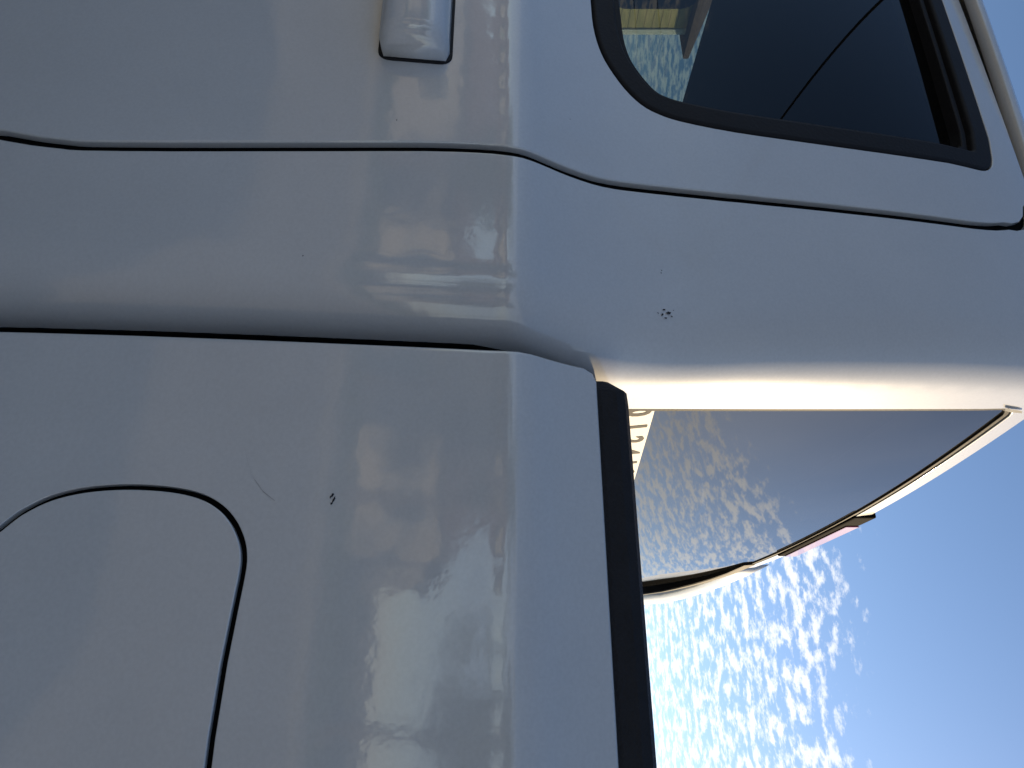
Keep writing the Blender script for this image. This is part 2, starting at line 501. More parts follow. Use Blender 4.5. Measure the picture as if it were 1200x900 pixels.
ZB = -.64
seam_px = [(0, 157), (40, 164), (75, 168), (100, 170), (200, 171), (300, 171), (400, 171), (500, 171), (560, 173), (590, 175.5), (612, 179), (632, 186), (655, 196),
           (680, 205.5), (705, 213), (735, 218), (780, 223), (850, 230.5), (950, 240.5), (1050, 251.5), (1110, 259), (1140, 263), (1165, 265), (1180, 264)]
def spline(pts, k=4):
    out = []
    for i in range(len(pts) - 1):
        p0 = pts[max(i - 1, 0)]; p1 = pts[i]; p2 = pts[i + 1]; p3 = pts[min(i + 2, len(pts) - 1)]
        for j in range(k):
            t = j / k
            out.append(tuple(.5 * (2 * b + (c - a) * t + (2 * a - 5 * b + 4 * c - d) * t * t + (3 * b - a - 3 * c + d) * t ** 3) for a, b, c, d in zip(p0, p1, p2, p3)))
    return out + [tuple(pts[-1])]
seam = [hit(*q) for q in spline(seam_px, 2)]
x_low = seam[0][0]
seam = [(x_low - .006, ZB + .03), (x_low - .006, -.50)] + seam
xt, zt = seam[-1]
ZT = zt + .060
corner_top = [(xt - .002, zt + .012), (xt - .008, zt + .026), (xt - .019, zt + .037), (xt - .034, zt + .044), (xt - .05, ZT)]
XR_DOOR_F = -1.30              # front seam of the rear door
G2 = .0045                     # half a panel gap
seam_top_end = (xt - .05, ZT)

# rear door
win_out_px = [(688, -60), (690, -30), (693, 0), (696, 30), (703, 56), (714, 78), (733, 104), (752, 122), (772, 133), (800, 142), (860, 154), (950, 167), (1050, 181), (1110, 190), (1145, 196)]
win_lo = [hit(*q) for q in spline(win_out_px[:-1], 3)] + [hit(*win_out_px[-1])]
ztop_w = .523
xa = win_lo[-1]
xq, zq = win_lo[-2]
slope = (win_lo[-2][0] - win_lo[-8][0]) / (win_lo[-2][1] - win_lo[-8][1])
x_cor = xq + slope * (ztop_w - zq)
wtop = [(x, ztop_w + rise(x)) for x in (-.56, -.60, -.63, -.66, -.70, -.80, -.90, -1.0, -1.1, -1.18)]
cor = rpoly([(xq, zq), (x_cor, ztop_w), (-.56, ztop_w + rise(-.56))], [0, .042, 0], 8)
win_out = [(-1.21, .083), (-.80, .082)] + win_lo[:-2] + cor + wtop[1:] + [(-1.205, ztop_w + .035), (-1.21, ztop_w + .02)]
win_out = resample(win_out, .012)
win_out = ccw(win_out)
door_loop = [(XR_DOOR_F, ZB), (x_low + .0, ZB)] + seam[1:] + corner_top + [(x, ZT + rise(x)) for x in (-.50, -.55, -.60, -.65, -.70, -.80, -.90, -1.0, -1.1, -1.2)] + [(XR_DOOR_F, ZT + .04)]
door_loop = ccw(door_loop)
def inset_win(d): return offset(win_out, d)

def build_door(mirror, loop, wloop, nm, handle_x):
    d = panel(nm, offset(resample(loop, .015), G2), [wloop], S_side, M['paint'], truck, mirror=mirror, crease=True, grid=.03, depth=.005, roll=.0017)
    panel('window_seal', offset(wloop, .0008), [offset(wloop, .026)], S_side, M['rubber'], d, roll=.004, depth=.012, lift=.0012, mirror=mirror, grid=.05)
    panel('window_channel', offset(wloop, .026), [offset(wloop, .034)], S_side, M['rubber'], d, roll=.002, depth=.022, lift=-.006, mirror=mirror, grid=.05)
    panel('window_glass', offset(wloop, .018), [], S_glass, M['tint'], d, roll=.0005, depth=.0005, lift=.0, mirror=mirror, grid=.04)
    # pull handle: a rounded bar standing off the skin over a dished recess
    bm = bmesh.new()
    z0, z1 = -.1135, -.0545; zm = (z0 + z1) / 2; hh = (z1 - z0) / 2
    L = .205; rings = []
    nx = 22; na = 20
    for i in range(nx + 1):
        t = i / nx; x = handle_x - L * t
        e = min(1, min(t, 1 - t) / .045); e = math.sqrt(max(0, 1 - (1 - e) ** 2)) if e < 1 else 1
        prot = .030 * (.80 + .20 * math.sin(math.pi * t)) * (.62 + .38 * e); hz = hh * (.90 + .10 * e)
        ring = []
        for k in range(na + 1):
            a = -math.pi / 2 + math.pi * k / na
            sz = math.copysign(abs(math.sin(a)) ** .55, math.sin(a)); cyy = abs(math.cos(a)) ** .55
            z = zm + hz * sz
            ring.append(bm.verts.new((x, ys(z) - .0015 - prot * cyy, H + z)))
        rings.append(ring)
    for a, b in zip(rings, rings[1:]):
        for k in range(na): bm.faces.new((a[k], a[k + 1], b[k + 1], b[k]))
    bm.faces.new(rings[0][::-1]); bm.faces.new(rings[-1])
    if mirror:
        for v in bm.verts: v.co.y = 2 * YC - v.co.y
    bmesh.ops.recalc_face_normals(bm, faces=bm.faces)
    h = bm_obj('door_handle', bm, M['paint'], d, smooth=True)
    # dark gasket under the handle
    g = rpoly([(handle_x + .0028, z0 - .0025), (handle_x + .0028, z1 + .0025), (handle_x - L - .0028, z1 + .0025), (handle_x - L - .0028, z0 - .0025)], .012)
    panel('handle_gasket', g, [], S_side, M['rubber'], d, roll=.0008, depth=.001, lift=.0014, mirror=mirror, grid=.02)
    return d
rear_door = build_door(False, door_loop, win_out, 'rear_door', hit(480, 70)[0])
build_door(True, door_loop, win_out, 'rear_door', hit(480, 70)[0])

# front door with sloping front pillar
fd = ccw([(-2.24, ZB), (XR_DOOR_F, ZB), (XR_DOOR_F, ZT + .04), (-1.60, ZT + .03), (-1.72, ZT), (-2.20, .14), (-2.24, .05)])
fw = ccw(rpoly([(-2.08, .088), (-1.385, .083), (-1.385, .52), (-1.62, .515), (-1.70, .49)], [.02, .04, .03, .05, .05]))
fw = resample(fw, .02)
for mir in (False, True): build_door(mir, fd, fw, 'front_door', -1.40)

# cab shell: quarter panels, corners and back wall in one skin
def roof_base(y):
    k = abs(y - YC) / (YC - .565)
    return .655 - .06 * min(k, 1.2) ** 2.2
def back_top(y): return roof_base(y) - .043
bot = [(s, ZB) for s in np.linspace(seam[0][0], 2 * S3 - seam[0][0], 40)]
near_up = [(p[0], p[1]) for p in seam[1:]] + corner_top
top_line = [(xt - .045, ZT + .012), (xt, ZT + .012), (S0 + .01, back_top(.60))]
for s in np.linspace(S1, S3, 40):
    yv = S_cab(s, .55).y
    top_line.append((s, back_top(max(yv, .60))))
far = [(2 * S3 - a, b) for a, b in (near_up + top_line)][::-1]
cab_loop = near_up + top_line + far[1:] + [(2 * S3 - x_low, ZB), (x_low + .0, ZB)]
cab_loop = ccw(cab_loop)
# rear window opening (y, zz): follows the roof crown
def glass_loop(d):
    pts = []
    yl0, yl1 = .532, .640
    zt_ = lambda y: back_top(y) - .032
    nl = []
    zl = np.linspace(.02, .49, 24)
    left = [(yl0 + (yl1 - yl0) * ((z - .02) / .47) + d, z) for z in zl]
    left = [(y, max(z, .02 + d)) for y, z in left]
    corner = [(yl1 + .006 + d, zt_(.65) - .014 - d), (yl1 + .016 + d, zt_(.66) - .004 - d)]
    left = [q for q in left if q[1] < zt_(.65) - .02 - d]
    top = [(y, zt_(y) - d) for y in np.linspace(yl1 + .03 + d, YC, 24)]
    half = left + corner + top
    full = half + [(2 * YC - y, z) for y, z in half[::-1]][1:]
    return ccw([(s_of_y(y, z), z) for y, z in full])
gl0 = resample(glass_loop(0), .015)
M['cabpaint'] = M['paint']
cab = panel('cab_shell', offset(resample(cab_loop, .012), G2), [gl0], S_cab, M['paint'], truck, crease=True, grid=.02, depth=.005, roll=.0017)
rw = panel('rear_window', offset(gl0, .004), [], S_cab, M['rear_tint'], truck, roll=.0005, depth=.0005, lift=-.004, grid=.03)
panel('window_seal', offset(gl0, .0006), [offset(gl0, .007)], S_cab, M['rubber'], rw, roll=.0012, depth=.006, lift=-.0016, grid=.05)

# black frit band round the rear glass, wider along the far upright
def yz(y, z): return (s_of_y(y, z), z)

# dark jamb behind the gaps of the side panels
def jamb(mirror):
    lp = ccw([(-2.23, ZB + .02), (-.33, ZB + .02), (-.33, .50), (-.42, .55), (-.8, .57), (-1.2, .58), (-1.58, .575), (-1.70, .54), (-2.18, .13)])
    h1 = offset(win_out, .012); h2 = offset(fw, .012)
    panel('door_jamb', lp, [h1, h2], S_side, M['liner'], truck, lift=-.0075, grid=.03, roll=.001, depth=.02, mirror=mirror, crease=True)
jamb(False); jamb(True)
mesh_obj('cab_back_trim', [(-.30, .56, H - .6), (-.30, 2 * YC - .56, H - .6), (-.33, 2 * YC - .60, H + .06), (-.33, .60, H + .06)], [(0, 1, 2, 3)], M['interior'], truck)

# black strip down the cab edge, standing in for shade in the bed gap
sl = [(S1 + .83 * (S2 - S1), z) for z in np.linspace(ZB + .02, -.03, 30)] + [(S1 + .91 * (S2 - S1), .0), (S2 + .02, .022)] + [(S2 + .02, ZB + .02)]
panel('gap_shade_strip', ccw(sl), [], S_cab, M['liner'], truck, roll=.0008, depth=.001, lift=.0012, grid=.03)

# roof
def roof_z(x, y):
    z = roof_base(y) + rise(x)
    t = (x + .42) / .14
    if t > 0: z -= .038 * min(t, 1.06) ** 2
    t = (-1.62 - x) / .18
    if t > 0: z -= .03 * min(t, 1) ** 2
    return z
def build_roof():
    xs_ = list(np.linspace(-1.80, -.45, 40)) + list(np.linspace(-.44, -.30, 16))
    # plan: edge tucks in at the rear corners
    NY = 48
    V = []; F = []
    cols = []
    for x in xs_:
        y_e = .589 + max(0, (x + .40) / .1) ** 2 * .025
        row = []
        # drip edge below
        zb = roof_z(x, y_e + .02) - .023
        prof_r = [(y_e + .012, zb - .004), (y_e, zb), (y_e + .004, zb + .012), (y_e + .014, zb + .0235)]
        ylist = np.linspace(y_e + .03, YC, NY)
        for (yy, zz) in prof_r: row.append(Vector((x, yy, H + zz)))
        for yy in ylist: row.append(Vector((x, yy, H + roof_z(x, yy))))
        full = row + [Vector((p.x, 2 * YC - p.y, p.z)) for p in row[::-1]][1:]
        cols.append(full)
    # bow the rear edge with the back wall and turn it down
    last = cols[-1]
    def bow(y, xx):
        k = (YC - y) / (YC - .60); return xx + BULGE * (1 - min(k * k, 1))
    for ci, c in enumerate(cols):
        w = min(1, max(0, (c[0].x + .60) / .30))
        for p in c: p.x += (bow(p.y, 0)) * w
    for dz, dx in ((-.004, .005), (-.010, .0085), (-.016, .0095), (-.0165, .002)):
        cols.append([Vector((p.x + dx, p.y, p.z + dz)) for p in last])
    for c in cols: V += c
    n = len(cols[0])
    for i in range(len(cols) - 1):
        for j in range(n - 1):
            F.append((i * n + j, (i + 1) * n + j, (i + 1) * n + j + 1, i * n + j + 1))
    return mesh_obj('roof', V, F, M['paint'], truck, smooth=True)
roof = build_roof()
mesh_obj('headliner', [(-1.75, .66, H + .56), (-.36, .66, H + .56), (-.36, 2 * YC - .66, H + .56), (-1.75, 2 * YC - .66, H + .56)], [(0, 1, 2, 3)], M['interior'], roof)

# third brake light in the middle of the roof's rear lip
xl = -.282 + BULGE
bl = bm_obj('brake_light', box_bm(xl - .03, xl + .0115, YC - .17, YC + .19, H + .576, H + .613, .003), M['liner'], truck)
bm_obj('lens', box_bm(xl + .0117, xl + .0138, YC - .11, YC + .18, H + .588, H + .612, .0015), M['red'], bl)

# ------------------------------------------------------------------ bed
BX0, BX1 = -.2165, 1.36
def arch(cx_, r, n=22, z0=ZB, cz=-.76):
    out = []
    a0 = math.asin((z0 - cz) / r)
    for i in range(n + 1):
        a = math.pi - a0 - (math.pi - 2 * a0) * i / n
        out.append((cx_ + r * math.cos(a), cz + r * math.sin(a)))
    return out
ZR = .0645
front_edge = [(BX0, z) for z in np.linspace(ZB, ZR - .012, 40)]
bed_loop = ccw([(BX0, ZB)] + arch(.60, .44) + [(BX1, ZB), (BX1, ZR), (BX0 + .010, ZR), (BX0 + .003, ZR - .003), (BX0, ZR - .010)])
fz0, fz1 = -.316, -.1605; fx0, fx1 = -.1135, .070
fuel_px = [(0, 620), (15, 608), (30, 598), (60, 584), (100, 574.5), (150, 571), (200, 574), (235, 582), (258, 595), (273, 612), (282, 632), (285, 650), (283.5, 670), (275, 712), (262, 776), (240, 884)]
fuel_a = [hit(*q) for q in spline(fuel_px, 4)]
x_mid = .006
fuel_a = [q for q in fuel_a if q[0] < x_mid - .008]
zb_f = fuel_a[0][1]
fuel_half = [(x_mid, zb_f - .027), (fuel_a[0][0] + .045, zb_f - .0255), (fuel_a[0][0] + .030, zb_f - .0220), (fuel_a[0][0] + .018, zb_f - .0165), (fuel_a[0][0] + .008, zb_f - .0085)] + fuel_a + [(x_mid, fuel_a[-1][1])]
fuel_loop = ccw(fuel_half + [(2 * x_mid - a, b) for a, b in fuel_half[1:-1][::-1]])
for mir in (False, True):
    hol = [] if mir else [offset(resample(fuel_loop, .006), -.0020)]
    b = panel('bed_side', bed_loop, hol, S_side, M['paint'], truck, mirror=mir, crease=True, grid=.025, roll=.004, depth=.03, seg=.01, hole_depth=.004, hole_roll=.0007)
    if not mir: bed_side = b
fuel = panel('fuel_door', offset(resample(fuel_loop, .006), .0014), [], S_side, M['paint'], truck, roll=.0009, depth=.003, grid=.02, lift=.0002, seg=.006)
panel('fuel_recess', offset(resample(fuel_loop, .02), -.012), [], S_side, M['liner'], truck, lift=-.0045, roll=.001, depth=.002, grid=.03)

def extrude_profile(name, prof_yz, x0, x1, mt, parent, mirror=False, steps=60, taper=.02, smooth=True):
    V = []; F = []; n = len(prof_yz)
    cyy = sum(p[0] for p in prof_yz) / n; czz = sum(p[1] for p in prof_yz) / n
    xs_ = np.linspace(x0, x1, steps)
    zlow = min(p[1] for p in prof_yz)
    for x in xs_:
        e = min(1, min(x - x0, x1 - x) / taper); e = math.sqrt(1 - (1 - e) ** 2)
        for (y, z) in prof_yz:
            yy = cyy + (y - cyy) * (.82 + .18 * e); zz = zlow + (z - zlow) * (.62 + .38 * e)
            V.append(Vector((x, 2 * YC - yy if mirror else yy, H + zz)))
    for i in range(len(xs_) - 1):
        for j in range(n):
            k = (j + 1) % n; F.append((i * n + j, i * n + k, (i + 1) * n + k, (i + 1) * n + j))
    F.append(tuple(range(n))[::-1]); F.append(tuple(range((len(xs_) - 1) * n, len(xs_) * n)))
    me_o = mesh_obj(name, V, F, mt, parent)
    bm = bmesh.new(); bm.from_mesh(me_o.data); bmesh.ops.recalc_face_normals(bm, faces=bm.faces); bm.to_mesh(me_o.data); bm.free()
    return me_o
cap = [(.4555, .060), (.4545, .0665), (.4548, .078), (.457, .0845), (.462, .0875), (.470, .0885), (.53, .0885), (.538, .086), (.542, .078), (.542, .055)]
cap_xs = None
for mir in (False, True):
    c = extrude_profile('bed_rail_cap', cap, BX0 + .004, BX1 - .01, M['plastic'], truck, mirror=mir, steps=160, taper=.014)
    if not mir: tag(c, 'black plastic rail cap along the top of the bed side')
# bed tub
bm_obj('bed_floor', box_bm(-.15, 1.34, .46, 2 * YC - .46, H - .47, H - .44), M['bedliner'], truck)
bm_obj('bed_front_wall', box_bm(-.185, -.155, .47, 2 * YC - .47, H - .62, H + .088, .01), M['bedliner'], truck)
for a in (.545, 2 * YC - .575): bm_obj('bed_inner_wall', box_bm(-.15, 1.32, a, a + .03, H - .44, H + .056), M['bedliner'], truck)
tg = bm_obj('tailgate', box_bm(1.325, 1.385, .475, 2 * YC - .475, H - .45, H + .066, .012), M['paint'], truck)
bm_obj('handle', box_bm(1.384, 1.395, YC - .12, YC + .12, H - .08, H - .02, .006), M['plastic'], tg)
bm_obj('rear_bumper', box_bm(1.34, 1.50, .44, 2 * YC - .44, H - .70, H - .50, .03), M['chrome'], truck)
for y0 in (.40, 2 * YC - .47):
    tl = bm_obj('tail_light', box_bm(1.335, 1.388, y0, y0 + .07, H - .34, H + .03, .012), M['red'], truck)
# scuffs: chipped paint and a hair scratch
def chip(px, py, size, S=S_side):
    for _ in range(1):
        x, z = hit(px, py)
    n = 13; pts = []; th = random.uniform(0, 3.14); el = random.uniform(.35, .9)
    for k in range(n):
        a = 2 * math.pi * k / n; r = size * 1.5 * random.uniform(.4, 1.0)
        u_, v_ = r * math.cos(a), r * math.sin(a) * el
        pts.append((x + u_ * math.cos(th) - v_ * math.sin(th), z + u_ * math.sin(th) + v_ * math.cos(th)))
    V = [S(a, b) + surf_normal(S, a, b) * .0004 for a, b in pts]
    o = mesh_obj('paint_chip', V, [tuple(range(n))], M['chip'], truck)
    return o
for (px, py, sz) in [(775, 317, .0009), (774.5, 320, .0006), (778, 363, .0013), (783, 367, .0018), (776, 369, .0012), (787, 371, .0011), (780, 373, .0009), (771, 367, .0008), (789, 364, .0007),
                     (390, 580, .0013), (391.5, 585, .0016), (389, 590, .0008), (387, 583, .0007), (465, 141, .0005), (355, 300, .0006), (668, 140, .0006)]:
    chip(px, py, sz)
sc = [hit(*q) for q in [(287, 527), (291, 545), (298, 562), (308, 576), (322, 587)]]
V = []
for i, (a, b) in enumerate(sc):
    w = .00035 * (1 - abs(i - 2.2) / 4)
    V += [S_side(a - w, b) + surf_normal(S_side, a, b) * .0003, S_side(a + w, b + w) + surf_normal(S_side, a, b) * .0003]
mesh_obj('hair_scratch', V, [(2 * i, 2 * i + 1, 2 * i + 3, 2 * i + 2) for i in range(len(sc) - 1)], mat('scratch_grey', (.2, .2, .21), .8), truck)

# sticker with a number along the foot of the rear window
def strip(name, y0, y1, zfun0, zfun1, mt, parent, lift, n=24):
    V = []; F = []
    for i in range(n + 1):
        y = y0 + (y1 - y0) * i / n
        for zf in (zfun0(y), zfun1(y)):
            s = s_of_y(y, zf); V.append(S_cab(s, zf) + surf_normal(S_cab, s, zf) * lift)
    for i in range(n): F.append((2 * i, 2 * i + 2, 2 * i + 3, 2 * i + 1))
    return mesh_obj(name, V, F, mt, parent)
ST_T = lambda y: .1305 + .078 * (y - .555)
sticker = strip('number_sticker', .556, 1.30, lambda y: ST_T(y) - .028, ST_T, M['sticker'], rw, -.0032)
tag(sticker, 'white number strip along the foot of the rear window')
def lettering(text, yc_, z0, size, sx=1.0):
    cu = bpy.data.curves.new('txt', 'FONT'); cu.body = text; cu.size = size; cu.offset = .0011; cu.align_x = 'CENTER'
    cu.resolution_u = 3
    to = bpy.data.objects.new('txt', cu); col.objects.link(to)
    dg = bpy.context.evaluated_depsgraph_get(); dg.update()
    me = bpy.data.meshes.new_from_object(to.evaluated_get(dg)); bpy.data.objects.remove(to)
    # text x -> truck width, text y -> height, wrapped on the back wall
    for v in me.vertices:
        y = yc_ + v.co.x * sx; z = z0 + v.co.y + .075 * (y - yc_); s = s_of_y(y, z)
        v.co = S_cab(s, z) + surf_normal(S_cab, s, z) * -.0028
    me.materials.clear(); me.materials.append(M['ink'])
    link(bpy.data.objects.new('numeral', me), rw)
for k, ch in enumerate('0124120'):
    yk = .567 + .036 * k
    lettering(ch, yk, ST_T(yk) - .0245, .030, 1.25)

# thick black moulding along the far upright of the rear window, and the pillar trim outside it
def ribbon(name, path, w, proud, mt, parent, wedge=False):
    V = []; F = []; n = len(path)
    for i, (y, z) in enumerate(path):
        a = Vector(path[max(i - 1, 0)]); b = Vector(path[min(i + 1, n - 1)]); t = (b - a).normalized(); o2 = Vector((t.y, -t.x))
        fade = min(1, (n - 1 - i) / 5) ** .7
        if wedge: cs = ((-.5, -.004), (-.5, .003), (-.2, proud * .5), (.15, proud), (.4, proud * .7), (.5, -.004))
        else: cs = ((-.5, -.004), (-.5, proud * .8), (-.38, proud), (.38, proud), (.5, proud * .8), (.5, -.004))
        for (k, h_) in cs:
            yy_ = y + o2.x * w * k; zz_ = z + o2.y * w * k; s = s_of_y(yy_, zz_)
            V.append(S_cab(s, zz_) + surf_normal(S_cab, s, zz_) * (h_ * fade if h_ > 0 else h_))
    for i in range(n - 1):
        for j in range(6): F.append((i * 6 + j, i * 6 + (j + 1) % 6, i * 6 + 6 + (j + 1) % 6, i * 6 + 6 + j))
    F.append(tuple(range(6))); F.append(tuple(range((n - 1) * 6, n * 6))[::-1])
    o = mesh_obj(name, V, F, mt, parent)
    bm = bmesh.new(); bm.from_mesh(o.data); bmesh.ops.recalc_face_normals(bm, faces=bm.faces); bm.to_mesh(o.data); bm.free()
    return o
up = [(1.955, z) for z in np.linspace(.0, .33, 10)] + [(1.945, .38), (1.925, .42), (1.89, .46), (1.84, .495), (1.77, .525), (1.70, .545), (1.60, .560)]
ribbon('window_moulding', up, .03, .014, M['rubber'], rw)
up2 = [(y + .058, z + max(0, (z - .38)) * .16) for y, z in up]
ribbon('pillar_trim', up2, .085, .042, M['paint'], cab, wedge=True).data.polygons.foreach_set('use_smooth', [True] * ((len(up2) - 1) * 6 + 2))

# grey sealed roof seam at the rear corner
def seam_strip(mirror):
    V = []; F = []
    pts = [(.640, .512, .006), (.646, .523, .007), (.650, .532, .006), (.654, .540, .004)]
    for (y, z, w) in pts:
        for dz in (-w, w):
            s = s_of_y(y + dz * .5, z); p = S_cab(s, z + dz * .4) + surf_normal(S_cab, s, z) * .0025
            if mirror: p.y = 2 * YC - p.y
            V.append(p)
    for i in range(len(pts) - 1): F.append((2 * i, 2 * i + 1, 2 * i + 3, 2 * i + 2))
    mesh_obj('roof_seam', V, F, M['sealant'], cab)
seam_strip(False); seam_strip(True)

# ------------------------------------------------------------------ front of the truck
fender_loop = ccw([(-3.62, -.50)] + [(-3.62, -.62)] + arch(-2.83, .44) + [(-2.245, ZB), (-2.245, .048), (-2.6, .020), (-3.2, -.02), (-3.58, -.06), (-3.62, -.12)])
for mir in (False, True):
    panel('front_fender', fender_loop, [], S_side, M['paint'], truck, mirror=mir, crease=True, grid=.05, roll=.004, depth=.02)
def hood_S(a, b):              # a = x, b = y
    k = abs(b - YC) / .86; t = (-2.20 - a) / 1.40
    return Vector((a, b, H + .115 - .06 * t - .07 * t ** 4 - .065 * k ** 3))
hood = panel('hood', rpoly([(-3.62, .44), (-2.23, .44), (-2.23, 2 * YC - .44), (-3.62, 2 * YC - .44)], .04), [], hood_S, M['paint'], truck, grid=.06, roll=.006, depth=.03)
def ws_S(a, b):                # a = y, b = 0..1 up the screen
    k = (a - YC) / .75
    return Vector((-2.30 + .56 * b + .10 * k * k, a, H + .095 + .50 * b - .03 * k * k * b))
ws = panel('windscreen', [(.56, .0), (2 * YC - .56, .0), (2 * YC - .66, 1.0), (.66, 1.0)], [], ws_S, M['clear'], truck, grid=.06, roll=.001, depth=.002, sign=-1)
for sgn in (-1, 1):
    bm = bmesh.new()
    def yy(v): return v if sgn < 0 else 2 * YC - v
    a = [(-2.24, .48, .09), (-2.16, .478, .10), (-2.20, .56, .10), (-2.28, .56, .09)]; b = [(-1.71, .575, .555), (-1.63, .575, .565), (-1.60, .67, .62), (-1.76, .67, .60)]
    va = [bm.verts.new((x, yy(y), H + z)) for x, y, z in a]; vb = [bm.verts.new((x, yy(y), H + z)) for x, y, z in b]
    for i in range(4): bm.faces.new((va[i], va[(i + 1) % 4], vb[(i + 1) % 4], vb[i]))
    bm.faces.new(va); bm.faces.new(vb); bmesh.ops.recalc_face_normals(bm, faces=bm.faces)
    bm_obj('front_pillar', bm, M['paint'], truck)
    # door mirror
    y0 = yy(.30); bm = box_bm(-2.10, -1.98, min(yy(.22), yy(.44)), max(yy(.22), yy(.44)), H + .10, H + .26, .035, 3)
    mo = bm_obj('door_mirror', bm, M['plastic'], truck, smooth=True)
    bm_obj('mirror_glass', box_bm(-1.981, -1.977, min(yy(.24), yy(.42)), max(yy(.24), yy(.42)), H + .12, H + .24), M['chrome'], mo)
    hb = bm_obj('headlight', box_bm(-3.655, -3.50, min(yy(.42), yy(.72)), max(yy(.42), yy(.72)), H - .27, H - .09, .03, 3), M['lamp'], truck, smooth=True)
bm_obj('nose_panel', box_bm(-3.63, -3.55, .42, 2 * YC - .42, H - .56, H - .06, .02), M['paint'], truck)
gr = bm_obj('grille', box_bm(-3.66, -3.60, .74, 2 * YC - .74, H - .36, H - .08, .02), M['plastic'], truck)
for k in range(4): bm_obj('grille_bar', box_bm(-3.672, -3.655, .77, 2 * YC - .77, H - .33 + k * .065, H - .30 + k * .065, .005), M['chrome'], gr)
bm_obj('front_bumper', box_bm(-3.80, -3.58, .40, 2 * YC - .40, H - .76, H - .50, .05, 3), M['paint'], truck)
bm_obj('underbody', box_bm(-3.5, 1.3, .62, 2 * YC - .62, .28, .50, .02), M['liner'], truck)
bm_obj('cab_floor', box_bm(-2.3, -.32, .46, 2 * YC - .46, .46, .52), M['interior'], truck)
bm_obj('engine_bay', box_bm(-3.5, -2.3, .56, 2 * YC - .56, .5, .98, .02), M['liner'], truck)
bm_obj('dashboard', box_bm(-2.25, -1.95, .50, 2 * YC - .50, .75, H + .05, .06, 3), M['interior'], truck)
for sgn in (0, 1):
    f = (lambda v: v) if not sgn else (lambda v: 2 * YC - v)
    for (nm, x0, x1, z0, z1) in [('rear_seat', -.72, -.46, .80, H + .17)]:
        a, b = sorted((f(.60), f(1.24)))
        seat = bm_obj('rear_seat', box_bm(-.56, -.40, a, b, .72, H + .06, .05, 3), M['seat'], truck, smooth=True)
        bm_obj('cushion', box_bm(-1.0, -.50, a, b, .62, .80, .05, 3), M['seat'], seat, smooth=True)
        a, b = sorted((f(.78), f(1.06)))
        bm_obj('headrest', box_bm(-.55, -.44, a, b, H + .065, H + .24, .04, 3), M['seat'], seat, smooth=True)
    a, b = sorted((f(.62), f(1.14)))
    seat = bm_obj('front_seat', box_bm(-1.52, -1.36, a, b, .70, H + .20, .05, 3), M['seat'], truck, smooth=True)
    bm_obj('cushion', box_bm(-1.95, -1.45, a, b, .66, .82, .05, 3), M['seat'], seat, smooth=True)
    a, b = sorted((f(.74), f(1.02)))
    bm_obj('headrest', box_bm(-1.47, -1.37, a, b, H + .215, H + .42, .04, 3), M['seat'], seat, smooth=True)
# steering wheel
bm = bmesh.new()
for i in range(24):
    a0 = 2 * math.pi * i / 24; a1 = 2 * math.pi * (i + 1) / 24
    for k in range(6):
        b0 = 2 * math.pi * k / 6; b1 = 2 * math.pi * (k + 1) / 6
        def P(a, b): return (-1.88 + .4 * (.18 + .014 * math.cos(b)) * math.sin(a) + .014 * math.sin(b), .88 + (.18 + .014 * math.cos(b)) * math.cos(a), H - .06 + (.18 + .014 * math.cos(b)) * math.sin(a) * .9)
        bm.faces.new([bm.verts.new(P(*q)) for q in ((a0, b0), (a1, b0), (a1, b1), (a0, b1))])
bmesh.ops.remove_doubles(bm, verts=bm.verts, dist=1e-5)
bm_obj('steering_wheel', bm, M['interior'], truck, smooth=True)

# wheels
def lathe(name, prof_, mt, parent, seg=40, flip=False):
    V = []; F = []; n = len(prof_)
    for i in range(seg):
        a = 2 * math.pi * i / seg
        for (r, y) in prof_: V.append(Vector((r * math.cos(a), y, r * math.sin(a))))
    for i in range(seg):
        j = (i + 1) % seg
        for k in range(n - 1): F.append((i * n + k, i * n + k + 1, j * n + k + 1, j * n + k))
    o = mesh_obj(name, V, F, mt, parent, smooth=True)
    bm = bmesh.new(); bm.from_mesh(o.data); bmesh.ops.remove_doubles(bm, verts=bm.verts, dist=1e-6); bmesh.ops.recalc_face_normals(bm, faces=bm.faces); bm.to_mesh(o.data); bm.free()
    return o
def wheel(x, mirror):
    y = .53 if not mirror else 2 * YC - .53; s = -1 if not mirror else 1
    t = lathe('wheel', [(.17, s * .02), (.24, s * .06), (.255, s * .10), (.24, s * .105), (.22, s * .06), (.06, s * .045), (.05, s * .07), (.0, s * .072)], M['alloy'], truck)
    t.location = (x, y, .375)
    lathe('tyre', [(.235, -.10), (.27, -.125), (.345, -.125), (.372, -.105), (.376, 0), (.372, .105), (.345, .125), (.27, .125), (.235, .10)], M['tyre'], t, 48)
    for k in range(6):
        a = 2 * math.pi * k / 6
        bm = box_bm(-.02, .02, min(s * .05, s * .085), max(s * .05, s * .085), .05, .235, .006)
        bmesh.ops.rotate(bm, verts=bm.verts, cent=(0, 0, 0), matrix=Matrix.Rotation(a, 3, 'Y'))
        bm_obj('spoke', bm, M['alloy'], t)
for x in (.60, -2.83):
    wheel(x, False); wheel(x, True)

